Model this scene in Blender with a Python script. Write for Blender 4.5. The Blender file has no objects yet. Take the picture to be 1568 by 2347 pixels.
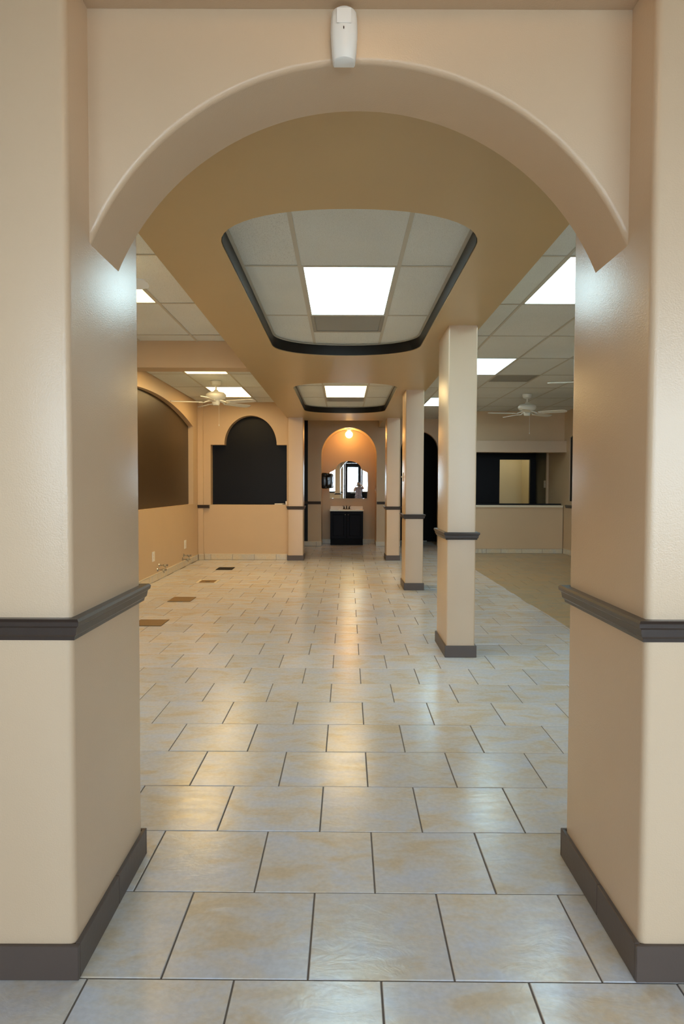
import bpy, bmesh, math, random
from mathutils import Vector, Matrix
from mathutils.geometry import tessellate_polygon

random.seed(7)
S = bpy.context.scene
C = S.collection
PI = math.pi

# ------------------------------------------------------------------ camera, world, exposure
cam_d = bpy.data.cameras.new('camera')
cam = bpy.data.objects.new('camera', cam_d)
C.objects.link(cam)
cam_d.sensor_fit = 'VERTICAL'
cam_d.sensor_height = 36.0
cam_d.lens = 36.0 * 1563.27 / 2347.0
cam_d.clip_start = 0.01
cam_d.clip_end = 200
CAM_H = 1.3605
cam.location = (0, 0, CAM_H)
cam.rotation_mode = 'XYZ'
cam.matrix_world = (Matrix.Translation((0, 0, CAM_H)) @ Matrix.Rotation(0.00085, 4, 'Z')
                    @ Matrix.Rotation(PI / 2 - 0.03649, 4, 'X') @ Matrix.Rotation(0.00313, 4, 'Z'))
S.camera = cam

W = bpy.data.worlds.new('daylight')
S.world = W
W.use_nodes = True
bg = W.node_tree.nodes['Background']
bg.inputs[0].default_value = (0.76, 0.85, 1.0, 1)
bg.inputs[1].default_value = 9.5

S.view_settings.view_transform = 'Standard'
S.view_settings.look = 'None'
S.view_settings.gamma = 1.0
S.view_settings.use_curve_mapping = False
S.view_settings.exposure = 0.76
S.cycles.diffuse_bounces = 8
S.cycles.max_bounces = 12

E_COOL = 6.0      # fluorescent panels, daylight tubes
E_WARM = 7.5      # fluorescent panels, warm tubes
E_BULB = 22.0     # globe bulb over the mirror

# sky portals in the storefront openings (they only guide sampling of the sky)
def portal(x0, x1, z0, z1, y):
    d = bpy.data.lights.new('window_portal', 'AREA')
    d.shape = 'RECTANGLE'
    d.size = x1 - x0
    d.size_y = z1 - z0
    d.cycles.is_portal = True
    o = bpy.data.objects.new('window_portal', d)
    C.objects.link(o)
    o.location = ((x0 + x1) / 2, y, (z0 + z1) / 2)
    o.rotation_euler = (PI / 2, 0, 0)      # -Z axis turned to +Y, into the room

# ------------------------------------------------------------------ colour and materials
def lin(r, g, b):
    def f(c):
        c /= 255.0
        return c / 12.92 if c <= 0.04045 else ((c + 0.055) / 1.055) ** 2.4
    return (f(r), f(g), f(b), 1.0)

class NT:
    def __init__(s, name):
        s.m = bpy.data.materials.new(name)
        s.m.use_nodes = True
        s.t = s.m.node_tree
        s.b = s.t.nodes['Principled BSDF']
    def n(s, kind, **kw):
        nd = s.t.nodes.new(kind)
        for k, v in kw.items():
            if k.startswith('i_'):
                nd.inputs[k[2:].replace('_', ' ')].default_value = v
            else:
                setattr(nd, k, v)
        return nd
    def l(s, a, b):
        s.t.links.new(a, b)

def paint(name, col, rough=0.35, spec=0.5, bump=0.05, scale=160.0, vary=0.04, metal=0.0, coat=0.0):
    N = NT(name)
    b = N.b
    b.inputs['Roughness'].default_value = rough
    b.inputs['Metallic'].default_value = metal
    b.inputs['Specular IOR Level'].default_value = spec
    b.inputs['Coat Weight'].default_value = coat
    b.inputs['Coat Roughness'].default_value = 0.15
    g = N.n('ShaderNodeNewGeometry')
    nz = N.n('ShaderNodeTexNoise', i_Scale=2.5, i_Detail=4.0)
    N.l(g.outputs['Position'], nz.inputs['Vector'])
    mx = N.n('ShaderNodeMixRGB')
    mx.inputs[1].default_value = [c * (1 - vary) for c in col[:3]] + [1]
    mx.inputs[2].default_value = [min(1, c * (1 + vary)) for c in col[:3]] + [1]
    N.l(nz.outputs['Fac'], mx.inputs[0])
    N.l(mx.outputs[0], b.inputs['Base Color'])
    if bump > 0:
        n2 = N.n('ShaderNodeTexNoise', i_Scale=scale, i_Detail=2.0)
        N.l(g.outputs['Position'], n2.inputs['Vector'])
        bp = N.n('ShaderNodeBump', i_Strength=bump, i_Distance=0.004)
        N.l(n2.outputs['Fac'], bp.inputs['Height'])
        N.l(bp.outputs[0], b.inputs['Normal'])
    return N.m

def emit(name, col, strength):
    N = NT(name)
    N.b.inputs['Base Color'].default_value = (0.8, 0.8, 0.8, 1)
    N.b.inputs['Emission Color'].default_value = col
    N.b.inputs['Emission Strength'].default_value = strength
    return N.m

def tile_mat(name, cols, rough=0.2, streak=1.0):
    # glazed, slate-faced ceramic: cloudy patches of three tones, shallow clefts
    N = NT(name)
    b = N.b
    tc = N.n('ShaderNodeTexCoord')
    oi = N.n('ShaderNodeObjectInfo')
    ge = N.n('ShaderNodeNewGeometry')
    m1 = N.n('ShaderNodeMath', operation='MULTIPLY'); m1.inputs[1].default_value = 37.0
    m2 = N.n('ShaderNodeMath', operation='MULTIPLY'); m2.inputs[1].default_value = 91.0
    ad = N.n('ShaderNodeMath', operation='ADD')
    N.l(oi.outputs['Random'], m1.inputs[0]); N.l(ge.outputs['Random Per Island'], m2.inputs[0])
    N.l(m1.outputs[0], ad.inputs[0]); N.l(m2.outputs[0], ad.inputs[1])
    cx = N.n('ShaderNodeCombineXYZ')
    for i in range(3):
        N.l(ad.outputs[0], cx.inputs[i])
    va = N.n('ShaderNodeVectorMath', operation='ADD')
    N.l(tc.outputs['Object'], va.inputs[0]); N.l(cx.outputs[0], va.inputs[1])
    mp = N.n('ShaderNodeMapping'); mp.inputs['Scale'].default_value = (1.0, 1.7 * streak, 1.0)
    N.l(va.outputs[0], mp.inputs['Vector'])
    a = N.n('ShaderNodeTexNoise', i_Scale=4.6, i_Detail=6.0, i_Roughness=0.62, i_Distortion=0.4)
    N.l(mp.outputs[0], a.inputs['Vector'])
    r = N.n('ShaderNodeValToRGB')
    r.color_ramp.elements[0].position = 0.36; r.color_ramp.elements[0].color = cols[0]
    r.color_ramp.elements[1].position = 0.66; r.color_ramp.elements[1].color = cols[2]
    e = r.color_ramp.elements.new(0.5); e.color = cols[1]
    N.l(a.outputs['Fac'], r.inputs[0])
    dk = N.n('ShaderNodeTexNoise', i_Scale=60.0, i_Detail=3.0)
    N.l(va.outputs[0], dk.inputs['Vector'])
    rr = N.n('ShaderNodeMapRange'); rr.inputs[1].default_value = 0.3; rr.inputs[2].default_value = 0.7
    rr.inputs[3].default_value = 0.93; rr.inputs[4].default_value = 1.05
    N.l(dk.outputs['Fac'], rr.inputs[0])
    # slight tile-to-tile shade
    sh = N.n('ShaderNodeMath', operation='FRACT')
    N.l(ad.outputs[0], sh.inputs[0])
    s2 = N.n('ShaderNodeMapRange'); s2.inputs[3].default_value = 0.93; s2.inputs[4].default_value = 1.06
    N.l(sh.outputs[0], s2.inputs[0])
    mm = N.n('ShaderNodeMath', operation='MULTIPLY')
    N.l(rr.outputs[0], mm.inputs[0]); N.l(s2.outputs[0], mm.inputs[1])
    mu = N.n('ShaderNodeVectorMath', operation='SCALE')
    N.l(r.outputs[0], mu.inputs[0]); N.l(mm.outputs[0], mu.inputs['Scale'])
    N.l(mu.outputs[0], b.inputs['Base Color'])
    b.inputs['Roughness'].default_value = rough
    b.inputs['Specular IOR Level'].default_value = 0.55
    c = N.n('ShaderNodeTexNoise', i_Scale=9.0, i_Detail=7.0, i_Roughness=0.6, i_Distortion=1.2)
    N.l(mp.outputs[0], c.inputs['Vector'])
    bp = N.n('ShaderNodeBump', i_Strength=0.12, i_Distance=0.010)
    N.l(c.outputs['Fac'], bp.inputs['Height'])
    N.l(bp.outputs[0], b.inputs['Normal'])
    return N.m

def acoustic(name, col):
    N = NT(name)
    b = N.b
    b.inputs['Roughness'].default_value = 0.9
    tc = N.n('ShaderNodeNewGeometry')
    a = N.n('ShaderNodeTexNoise', i_Scale=260.0, i_Detail=3.0)
    N.l(tc.outputs['Position'], a.inputs['Vector'])
    r = N.n('ShaderNodeValToRGB')
    r.color_ramp.elements[0].position = 0.33; r.color_ramp.elements[0].color = [c * 0.55 for c in col[:3]] + [1]
    r.color_ramp.elements[1].position = 0.43; r.color_ramp.elements[1].color = col
    N.l(a.outputs['Fac'], r.inputs[0])
    st = N.n('ShaderNodeTexNoise', i_Scale=1.3, i_Detail=3.0)
    N.l(tc.outputs['Position'], st.inputs['Vector'])
    mr = N.n('ShaderNodeMapRange'); mr.inputs[3].default_value = 0.88; mr.inputs[4].default_value = 1.1
    N.l(st.outputs['Fac'], mr.inputs[0])
    mu = N.n('ShaderNodeVectorMath', operation='SCALE')
    N.l(r.outputs[0], mu.inputs[0]); N.l(mr.outputs[0], mu.inputs['Scale'])
    N.l(mu.outputs[0], b.inputs['Base Color'])
    bp = N.n('ShaderNodeBump', i_Strength=0.3, i_Distance=0.003)
    N.l(a.outputs['Fac'], bp.inputs['Height']); N.l(bp.outputs[0], b.inputs['Normal'])
    return N.m

def glass(name):
    N = NT(name)
    N.t.nodes.remove(N.b)
    tr = N.n('ShaderNodeBsdfTransparent'); tr.inputs[0].default_value = (0.93, 0.98, 0.97, 1)
    gl = N.n('ShaderNodeBsdfGlossy'); gl.inputs['Roughness'].default_value = 0.02
    mx = N.n('ShaderNodeMixShader'); mx.inputs[0].default_value = 0.07
    N.l(tr.outputs[0], mx.inputs[1]); N.l(gl.outputs[0], mx.inputs[2])
    N.l(mx.outputs[0], N.t.nodes['Material Output'].inputs[0])
    return N.m

def mirror_mat():
    N = NT('mirror_silver')
    N.b.inputs['Base Color'].default_value = (0.9, 0.92, 0.91, 1)
    N.b.inputs['Metallic'].default_value = 1.0
    N.b.inputs['Roughness'].default_value = 0.01
    return N.m

def print_mat(name, c1, c2, scale):
    N = NT(name)
    tc = N.n('ShaderNodeTexCoord')
    v = N.n('ShaderNodeTexVoronoi', i_Scale=scale)
    N.l(tc.outputs['Object'], v.inputs['Vector'])
    r = N.n('ShaderNodeValToRGB')
    r.color_ramp.elements[0].position = 0.25; r.color_ramp.elements[0].color = c1
    r.color_ramp.elements[1].position = 0.55; r.color_ramp.elements[1].color = c2
    N.l(v.outputs['Distance'], r.inputs[0])
    N.l(r.outputs[0], N.b.inputs['Base Color'])
    N.b.inputs['Roughness'].default_value = 0.8
    return N.m

TAN = lin(208, 183, 155)
M = {
    'tan': paint('tan_semigloss_paint', TAN, 0.27, 0.5, 0.14, 230.0),
    'tan_matte': paint('tan_wall_paint', lin(206, 179, 144), 0.42, 0.45, 0.06, 200.0),
    'soffit': paint('tan_soffit_paint', lin(196, 170, 126), 0.32, 0.5, 0.05, 150.0),
    'brown': paint('dark_brown_trim_paint', lin(56, 45, 40), 0.30, 0.5, 0.04, 90.0, 0.1),
    'base_brown': paint('dark_brown_baseboard', lin(86, 74, 68), 0.42, 0.45, 0.1, 60.0, 0.12),
    'black': paint('black_paint', lin(12, 10, 10), 0.42, 0.20, 0.06, 120.0, 0.15),
    'black_matte': paint('black_matte_paint', lin(12, 11, 11), 0.8, 0.2, 0.0),
    'bronze': paint('bronze_brown_paint', lin(66, 50, 30), 0.4, 0.4, 0.12, 60.0, 0.15),
    'lining': paint('black_lining', lin(20, 17, 15), 0.4, 0.35, 0.0),
    'grout': paint('grey_grout', lin(112, 104, 98), 0.9, 0.2, 0.2, 90.0, 0.12),
    'tile': tile_mat('glazed_floor_tile', (lin(208, 193, 170), lin(209, 205, 201), lin(202, 206, 217))),
    'tile_brown': tile_mat('brown_floor_tile', (lin(190, 158, 114), lin(182, 160, 126), lin(164, 154, 136)), 0.3),
    'base_tile': tile_mat('cream_base_tile', (lin(214, 196, 164), lin(210, 198, 174), lin(200, 194, 182)), 0.25),
    'cream': paint('cream_trim', lin(226, 212, 186), 0.3, 0.5, 0.0),
    'ceil': acoustic('acoustic_ceiling_tile', lin(224, 230, 230)),
    'tee': paint('ceiling_tee_enamel', lin(196, 194, 184), 0.5, 0.4, 0.0),
    'slab': paint('ceiling_slab_plaster', lin(150, 140, 122), 0.9, 0.2, 0.0),
    'vent': paint('grey_vent_metal', lin(150, 150, 144), 0.5, 0.5, 0.0),
    'vent_dark': paint('dark_vent_backing', lin(96, 96, 92), 0.8, 0.2, 0.0),
    'white': paint('white_plastic', lin(236, 234, 230), 0.35, 0.5, 0.0, vary=0.01),
    'white_enamel': paint('white_fan_enamel', lin(244, 246, 240), 0.3, 0.5, 0.0),
    'cool': emit('cool_diffuser', (0.64, 0.92, 1.0, 1), E_COOL),
    'warm': emit('warm_diffuser', (1.0, 0.70, 0.31, 1), E_WARM),
    'neutral': emit('neutral_diffuser', (1.0, 0.92, 0.72, 1), 28.0),
    'bulb': emit('glowing_bulb', (1.0, 0.55, 0.17, 1), E_BULB),
    'entry_bulb': emit('warm_entry_globe', (1.0, 0.60, 0.26, 1), 9.0),
    'chrome': paint('chrome', lin(190, 190, 188), 0.18, 0.5, 0.0, metal=1.0),
    'bronze_metal': paint('dark_bronze_metal', lin(70, 58, 40), 0.3, 0.5, 0.0, metal=0.8),
    'navy': paint('blue_black_cabinet_paint', lin(24, 24, 32), 0.5, 0.12, 0.03, 60.0),
    'toe_groove': paint('black_toe_kick_and_groove_shade', lin(14, 14, 19), 0.5, 0.1, 0.0),
    'marble': paint('cream_cultured_marble', lin(240, 226, 196), 0.15, 0.6, 0.0, vary=0.06),
    'bag': paint('black_plastic_bag', lin(10, 11, 13), 0.16, 0.6, 0.5, 25.0),
    'dispenser': paint('smoke_grey_plastic', lin(48, 54, 60), 0.2, 0.6, 0.0),
    'glass': glass('window_glass'),
    'mirror': mirror_mat(),
    'patch': paint('brown_board', lin(136, 106, 68), 0.6, 0.4, 0.15, 40.0, 0.15),
    'beige_room': paint('beige_back_room_paint', lin(214, 200, 160), 0.6, 0.4, 0.0),
    'grey_green': paint('grey_green_paint', lin(96, 94, 80), 0.6, 0.4, 0.0),
    'skin': paint('skin', lin(206, 160, 130), 0.5, 0.4, 0.0),
    'hair': paint('dark_hair', lin(28, 22, 20), 0.45, 0.4, 0.3, 120.0),
    'top': print_mat('lilac_print_cloth', lin(96, 88, 108), lin(186, 176, 192), 28.0),
    'trouser': paint('black_cloth', lin(18, 18, 20), 0.85, 0.3, 0.0),
    'phone': paint('black_phone', lin(20, 20, 22), 0.2, 0.6, 0.0),
    'eye': paint('eye_white', lin(230, 228, 222), 0.3, 0.5, 0.0),
    'lip': paint('lip', lin(160, 92, 84), 0.5, 0.4, 0.0),
    'ground': paint('pavement_outside', lin(168, 166, 160), 0.9, 0.2, 0.0),
    'amber': paint('dark_lens', lin(60, 40, 44), 0.2, 0.6, 0.0),
}

# ------------------------------------------------------------------ mesh helpers
def mk(name, verts, faces, mat, parent=None, smooth=False, fix=True):
    me = bpy.data.meshes.new(name)
    off = Vector((0, 0, 0))
    if parent is not None:
        off = Vector(parent.get('_base', (0, 0, 0)))
    me.from_pydata([tuple(Vector(v) - off) for v in verts], [], faces)
    if fix:
        bm = bmesh.new(); bm.from_mesh(me)
        bmesh.ops.remove_doubles(bm, verts=bm.verts, dist=1e-6)
        bmesh.ops.recalc_face_normals(bm, faces=bm.faces)
        bm.to_mesh(me); bm.free()
    if smooth:
        for p in me.polygons:
            p.use_smooth = True
        if smooth == 'auto':
            me.set_sharp_from_angle(angle=math.radians(35))
    me.materials.append(M[mat])
    o = bpy.data.objects.new(name, me)
    C.objects.link(o)
    if parent is not None:
        o.parent = parent
        o['_base'] = tuple(off)
    return o

def merge(*geos):
    V, F = [], []
    for v, f in geos:
        k = len(V)
        V += list(v)
        F += [[i + k for i in q] for q in f]
    return V, F

def box(x0, x1, y0, y1, z0, z1):
    v = [(x, y, z) for z in (z0, z1) for y in (y0, y1) for x in (x0, x1)]
    f = [(0, 2, 3, 1), (4, 5, 7, 6), (0, 1, 5, 4), (2, 6, 7, 3), (0, 4, 6, 2), (1, 3, 7, 5)]
    return v, f

def bbox(x0, x1, y0, y1, z0, z1, b=0.004, seg=1):
    bm = bmesh.new()
    v, f = box(x0, x1, y0, y1, z0, z1)
    vs = [bm.verts.new(p) for p in v]
    for q in f:
        bm.faces.new([vs[i] for i in q])
    bmesh.ops.recalc_face_normals(bm, faces=bm.faces)
    bmesh.ops.bevel(bm, geom=list(bm.edges), offset=b, segments=seg, affect='EDGES', profile=0.5)
    bm.verts.ensure_lookup_table()
    bm.verts.index_update()
    V = [tuple(p.co) for p in bm.verts]
    F = [[p.index for p in q.verts] for q in bm.faces]
    bm.free()
    return V, F

AX = {'XY': lambda u, v, d: (u, v, d), 'XZ': lambda u, v, d: (u, d, v), 'YZ': lambda u, v, d: (d, u, v)}

def prism(loops, d0, d1, plane):
    """solid between d0 and d1 whose section is loops[0] with holes loops[1:]"""
    A = AX[plane]
    V, F = [], []
    flat = [p for L in loops for p in L]
    n = len(flat)
    tris = tessellate_polygon([[Vector((p[0], p[1], 0)) for p in L] for L in loops])
    V = [A(p[0], p[1], d0) for p in flat] + [A(p[0], p[1], d1) for p in flat]
    for t in tris:
        F.append(tuple(t)); F.append(tuple(i + n for i in reversed(t)))
    k = 0
    for L in loops:
        m = len(L)
        for i in range(m):
            a, b = k + i, k + (i + 1) % m
            F.append((a, b, b + n, a + n))
        k += m
    return V, F

def band(loop, d0, d1, plane):
    A = AX[plane]; n = len(loop)
    V = [A(p[0], p[1], d0) for p in loop] + [A(p[0], p[1], d1) for p in loop]
    F = [(i, (i + 1) % n, (i + 1) % n + n, i + n) for i in range(n)]
    return V, F

def rrect(x0, x1, y0, y1, r, seg=4):
    P = []
    for cx, cy, a0 in ((x1 - r, y1 - r, 0), (x0 + r, y1 - r, 90), (x0 + r, y0 + r, 180), (x1 - r, y0 + r, 270)):
        for i in range(seg + 1):
            a = math.radians(a0 + 90 * i / seg)
            P.append((cx + r * math.cos(a), cy + r * math.sin(a)))
    return P

def lathe(prof, seg=20, cx=0.0, cy=0.0, cz=0.0):
    V, F = [], []
    n = len(prof)
    for i in range(seg):
        a = 2 * PI * i / seg
        for r, z in prof:
            V.append((cx + r * math.cos(a), cy + r * math.sin(a), cz + z))
    for i in range(seg):
        j = (i + 1) % seg
        for k in range(n - 1):
            F.append((i * n + k, j * n + k, j * n + k + 1, i * n + k + 1))
    return V, F

def tube(pts, r, seg=8, caps=True):
    V, F = [], []
    P = [Vector(p) for p in pts]
    n = len(P)
    rs = r if isinstance(r, (list, tuple)) else [r] * n
    up = Vector((0, 0, 1))
    for i, p in enumerate(P):
        t = (P[min(i + 1, n - 1)] - P[max(i - 1, 0)]).normalized()
        ref = up if abs(t.z) < 0.9 else Vector((1, 0, 0))
        a = t.cross(ref).normalized(); b = t.cross(a).normalized()
        for k in range(seg):
            an = 2 * PI * k / seg
            V.append(tuple(p + (a * math.cos(an) + b * math.sin(an)) * rs[i]))
    for i in range(n - 1):
        for k in range(seg):
            F.append((i * seg + k, i * seg + (k + 1) % seg, (i + 1) * seg + (k + 1) % seg, (i + 1) * seg + k))
    if caps:
        F.append(tuple(range(seg))); F.append(tuple(range((n - 1) * seg, n * seg)))
    return V, F

def ellip(cx, cy, cz, rx, ry, rz, seg=16, rings=10):
    V = [(cx, cy, cz - rz)]
    F = []
    for j in range(1, rings):
        t = PI * j / rings
        for i in range(seg):
            a = 2 * PI * i / seg
            V.append((cx + rx * math.sin(t) * math.cos(a), cy + ry * math.sin(t) * math.sin(a), cz - rz * math.cos(t)))
    V.append((cx, cy, cz + rz))
    for i in range(seg):
        F.append((0, 1 + (i + 1) % seg, 1 + i))
        b = 1 + (rings - 2) * seg
        F.append((len(V) - 1, b + i, b + (i + 1) % seg))
    for j in range(rings - 2):
        for i in range(seg):
            a = 1 + j * seg
            F.append((a + i, a + (i + 1) % seg, a + seg + (i + 1) % seg, a + seg + i))
    return V, F

RAIL = [(0.0, 0.0), (0.011, 0.0), (0.013, 0.010), (0.019, 0.016), (0.022, 0.036), (0.029, 0.042), (0.031, 0.053), (0.026, 0.060), (0.0, 0.060)]

def rail_ring(x0, x1, y0, y1, z):
    V, F = [], []
    n = len(RAIL)
    for sx, sy in ((0, 0), (1, 0), (1, 1), (0, 1)):
        for o, h in RAIL:
            V.append(((x1 + o) if sx else (x0 - o), (y1 + o) if sy else (y0 - o), z + h))
    for c in range(4):
        d = (c + 1) % 4
        for k in range(n - 1):
            F.append((c * n + k, d * n + k, d * n + k + 1, c * n + k + 1))
    return V, F

def rail_x(x0, x1, y, z, sgn=-1):
    """rail along X on a wall face at y, projecting towards sgn*Y"""
    V = [(x, y + sgn * o, z + h) for x in (x0, x1) for o, h in RAIL]
    n = len(RAIL)
    F = [(k, k + 1, n + k + 1, n + k) for k in range(n - 1)] + [tuple(range(n)), tuple(range(n, 2 * n)), (0, n, 2 * n - 1, n - 1)]
    return V, F

def rail_y(y0, y1, x, z, sgn=1):
    V = [(x + sgn * o, y, z + h) for y in (y0, y1) for o, h in RAIL]
    n = len(RAIL)
    F = [(k, k + 1, n + k + 1, n + k) for k in range(n - 1)] + [tuple(range(n)), tuple(range(n, 2 * n)), (0, n, 2 * n - 1, n - 1)]
    return V, F

def arc_pts(cx, cz, a, b, t0, t1, n):
    return [(cx + a * math.cos(math.radians(t0 + (t1 - t0) * i / n)), cz + b * math.sin(math.radians(t0 + (t1 - t0) * i / n))) for i in range(n + 1)]

def tag(o, label, cat, group=None):
    o['label'] = label
    o['category'] = cat
    if group:
        o['group'] = group
    return o

def struct(name, geo, mat, label, cat, smooth=False):
    o = mk(name, geo[0], geo[1], mat, None, smooth)
    o['kind'] = 'structure'
    o['label'] = label
    o['category'] = cat
    return o

def thing(name, label, cat, loc, group=None):
    o = bpy.data.objects.new(name, None)
    C.objects.link(o)
    o.empty_display_size = 0.1
    o.location = loc
    o['_base'] = tuple(loc)
    return tag(o, label, cat, group)

def part(name, geo, mat, parent, smooth=False, label=None):
    o = mk(name, geo[0], geo[1], mat, parent, smooth)
    if label:
        o['label'] = label
    return o

def copy_tree(o, parent=None):
    c = o.copy()
    C.objects.link(c)
    c.parent = parent
    for ch in list(o.children):
        copy_tree(ch, c)
    return c

# ------------------------------------------------------------------ key dimensions (metres)
XL, XR = -2.69, 4.57           # side walls
YB_L = 12.70                   # back wall of the left bay
YB_R = 14.10                   # counter wall of the right room
YB_C = 15.68                   # back wall of the middle aisle
ZC = 2.925                     # dropped ceiling of the side bays
ZS = 2.637                     # underside of the middle soffit
ZT = 2.745                     # ceiling in the soffit trays
SX0, SX1 = -1.035, 1.095       # soffit edges
YF = -3.0                      # storefront
FLOOR_X_SPLIT = 2.205

# ------------------------------------------------------------------ floor
T = 0.4064
TD = T * 0.99939
D0 = 1.83513
PHI = -0.0070984
cP, sP = math.cos(PHI), math.sin(PHI)
X_EVEN, X_ODD = 0.7405 * T, 0.2395 * T

floor = struct('floor', box(XL - 0.3, XR + 1.2, YF - 0.25, 18.2, -0.12, -0.003), 'grout',
               'grey grouted floor of staggered glazed ceramic tiles', 'floor')
GAP = 0.0052

def tile_geo(w, d, h=0.009, b=0.0018):
    x, y = w / 2, d / 2
    V = [(-x, -y, -h), (x, -y, -h), (x, y, -h), (-x, y, -h),
         (-x, -y, -b), (x, -y, -b), (x, y, -b), (-x, y, -b),
         (-x + b, -y + b, 0), (x - b, -y + b, 0), (x - b, y - b, 0), (-x + b, y - b, 0)]
    F = []
    for r in (0, 4):
        for i in range(4):
            j = (i + 1) % 4
            F.append((r + i, r + j, r + 4 + j, r + 4 + i))
    F.append((8, 9, 10, 11))
    return V, F

holes = [(-2.065, -1.80, 11.13, 11.44)]

def px(X, Y, Z):
    z = Y
    return (784 + 1563.3 * X / max(z, 0.05), 1116.4 - 1563.3 * (Z - CAM_H) / max(z, 0.05))

cells = []
for n in range(-13, 40):
    xo = X_EVEN if n % 2 == 0 else X_ODD
    for k in range(-9, 15):
        xa, xb = xo + k * T, xo + (k + 1) * T
        d = D0 + (n + 0.5) * TD
        xm = (xa + xb) / 2
        wx, wy = xm * cP - d * sP, xm * sP + d * cP
        if wx < XL - 0.15 or wx > XR + 0.6 or wy < YF - 0.2 or wy > 17.6:
            continue
        cells.append((wx, wy, T))
split = []
for wx, wy, w in cells:                      # tiles cut along the straight change of floor colour
    l, r = wx - w / 2, wx + w / 2
    if l < FLOOR_X_SPLIT - 0.02 and r > FLOOR_X_SPLIT + 0.02:
        split.append(((l + FLOOR_X_SPLIT) / 2, wy, FLOOR_X_SPLIT - l, 0))
        split.append(((r + FLOOR_X_SPLIT) / 2, wy, r - FLOOR_X_SPLIT, 1))
    else:
        split.append((wx, wy, w, 1 if wx > FLOOR_X_SPLIT else 0))

def seen(wx, wy):
    if wy < 1.3:
        return False
    x, y = px(wx, wy, 0)
    if y > 2500 or x < -150 or x > 1720:
        return False
    if wy > 2.6 and not (230 < x < 1390):
        return False
    if wx < -1.0 and wy > 12.5:
        return False
    if wx > 2.2 and wy > 14:
        return False
    return True

vis = [c for c in split if seen(c[0], c[1])]
vis.sort(key=lambda c: c[1])
one = set(vis[:298])
geo_cache = {}
rest = {0: ([], []), 1: ([], [])}
for c in split:
    wx, wy, w, kind = c
    if any(h[0] < wx < h[1] and h[2] - .1 < wy < h[3] + .1 for h in holes):
        pass
    dz = random.uniform(-0.0006, 0.0006)
    if c in one:
        key = (round(w, 3), kind)
        if key not in geo_cache:
            v, f = tile_geo(w - GAP, TD - GAP)
            o = mk('floor_tile', v, f, 'tile_brown' if kind else 'tile', floor)
            geo_cache[key] = o.data
        else:
            o = bpy.data.objects.new('floor_tile', geo_cache[key])
            C.objects.link(o); o.parent = floor
        o.location = (wx, wy, dz)
        o.rotation_euler = (random.uniform(-.0012, .0012), random.uniform(-.0012, .0012), PHI)
    else:
        v, f = tile_geo(w - GAP, TD - GAP)
        v = [(wx + a * cP - b * sP, wy + a * sP + b * cP, z + dz) for a, b, z in v]
        V, F = rest[kind]
        k = len(V)
        V += v
        F += [[i + k for i in q] for q in f]
for kind, nm in ((0, 'far_floor_tiles'), (1, 'far_brown_floor_tiles')):
    o = mk(nm, rest[kind][0], rest[kind][1], 'tile_brown' if kind else 'tile', floor, fix=False)
    o['kind'] = 'stuff'

# ------------------------------------------------------------------ ceiling
ceiling = struct('ceiling', box(XL - 0.3, XR + 0.3, YF - 0.25, 18.2, 2.965, 3.1), 'slab',
                 'dropped ceiling of large rectangular acoustic tiles in a metal grid', 'ceiling')
ROW0, MOD = 4.67, 1.2192
TEE = 0.024

def ctile(x0, x1, y0, y1, z, mat='ceil'):
    g = 0.004
    part('ceiling_tile', bbox(x0 + g, x1 - g, y0 + g, y1 - g, z + 0.001 + random.uniform(0, 0.002), z + 0.016, 0.002), mat, ceiling)

def tee_y(x, y0, y1, z):
    part('ceiling_tee', box(x - TEE / 2, x + TEE / 2, y0, y1, z - 0.002, z), 'tee', ceiling)

def tee_x(y, x0, x1, z):
    part('ceiling_tee', box(x0, x1, y - TEE / 2, y + TEE / 2, z - 0.0018, z + 0.0002), 'tee', ceiling)

def grid_bay(xs, rows, z, skip, ycut=None):
    for i in range(len(xs) - 1):
        for j in range(len(rows) - 1):
            if (i, j) in skip:
                continue
            ctile(xs[i], xs[i + 1], rows[j], rows[j + 1], z)
    for x in xs[1:-1]:
        tee_y(x, rows[0], rows[-1], z)
    for y in rows[1:-1]:
        for i in range(len(xs) - 1):
            tee_x(y, xs[i] + (TEE / 2 if i else 0), xs[i + 1] - (TEE / 2 if i < len(xs) - 2 else 0), z)

R = lambda k: ROW0 + MOD * k
LX = [XL, -2.185, -1.575, SX0]
# left bay in front of the beam: rows from 2.2 m to the beam, behind it to the back wall
BEAM0, BEAM1 = 7.40, 7.66
rowsA = [R(-2), R(-1), R(0), R(1), R(2), BEAM0]
rowsB = [BEAM1, R(3), R(4), R(5), R(6), YB_L]
grid_bay(LX, rowsA, ZC, {(1, 2)})
grid_bay(LX, rowsB, ZC, {(1, 1), (1, 3)})
RX = [SX1, 1.52, 2.13, 2.75, 3.36, 3.97, XR]
rowsR = [R(-2), R(-1), R(0), R(1), R(2), R(3), R(4), R(5), R(6), R(7), YB_R]
VENT_Y = R(4) + 0.61
grid_bay(RX, rowsR, ZC, {(1, 2), (1, 5), (1, 8), (2, 6)})
ctile(2.13, 2.75, VENT_Y, R(5), ZC)
tee_x(VENT_Y, 2.13 + TEE / 2, 2.75 - TEE / 2, ZC)
# the corner behind the columns, in front of the dark doorway
ctile(SX1, 1.52, YB_R, YB_C, ZC); ctile(1.52, 2.13, YB_R, YB_C, ZC); ctile(2.13, 2.5, YB_R, YB_C, ZC)
# aisle end above the niche
ctile(-1.0, 0.04, 12.98, YB_C, ZC); ctile(0.04, SX1, 13.14, YB_C, ZC)
# front bay over the entrance, plain board
part('plaster_board', box(XL, XR, YF, R(-2), ZC, ZC + 0.02), 'slab', ceiling)

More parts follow.
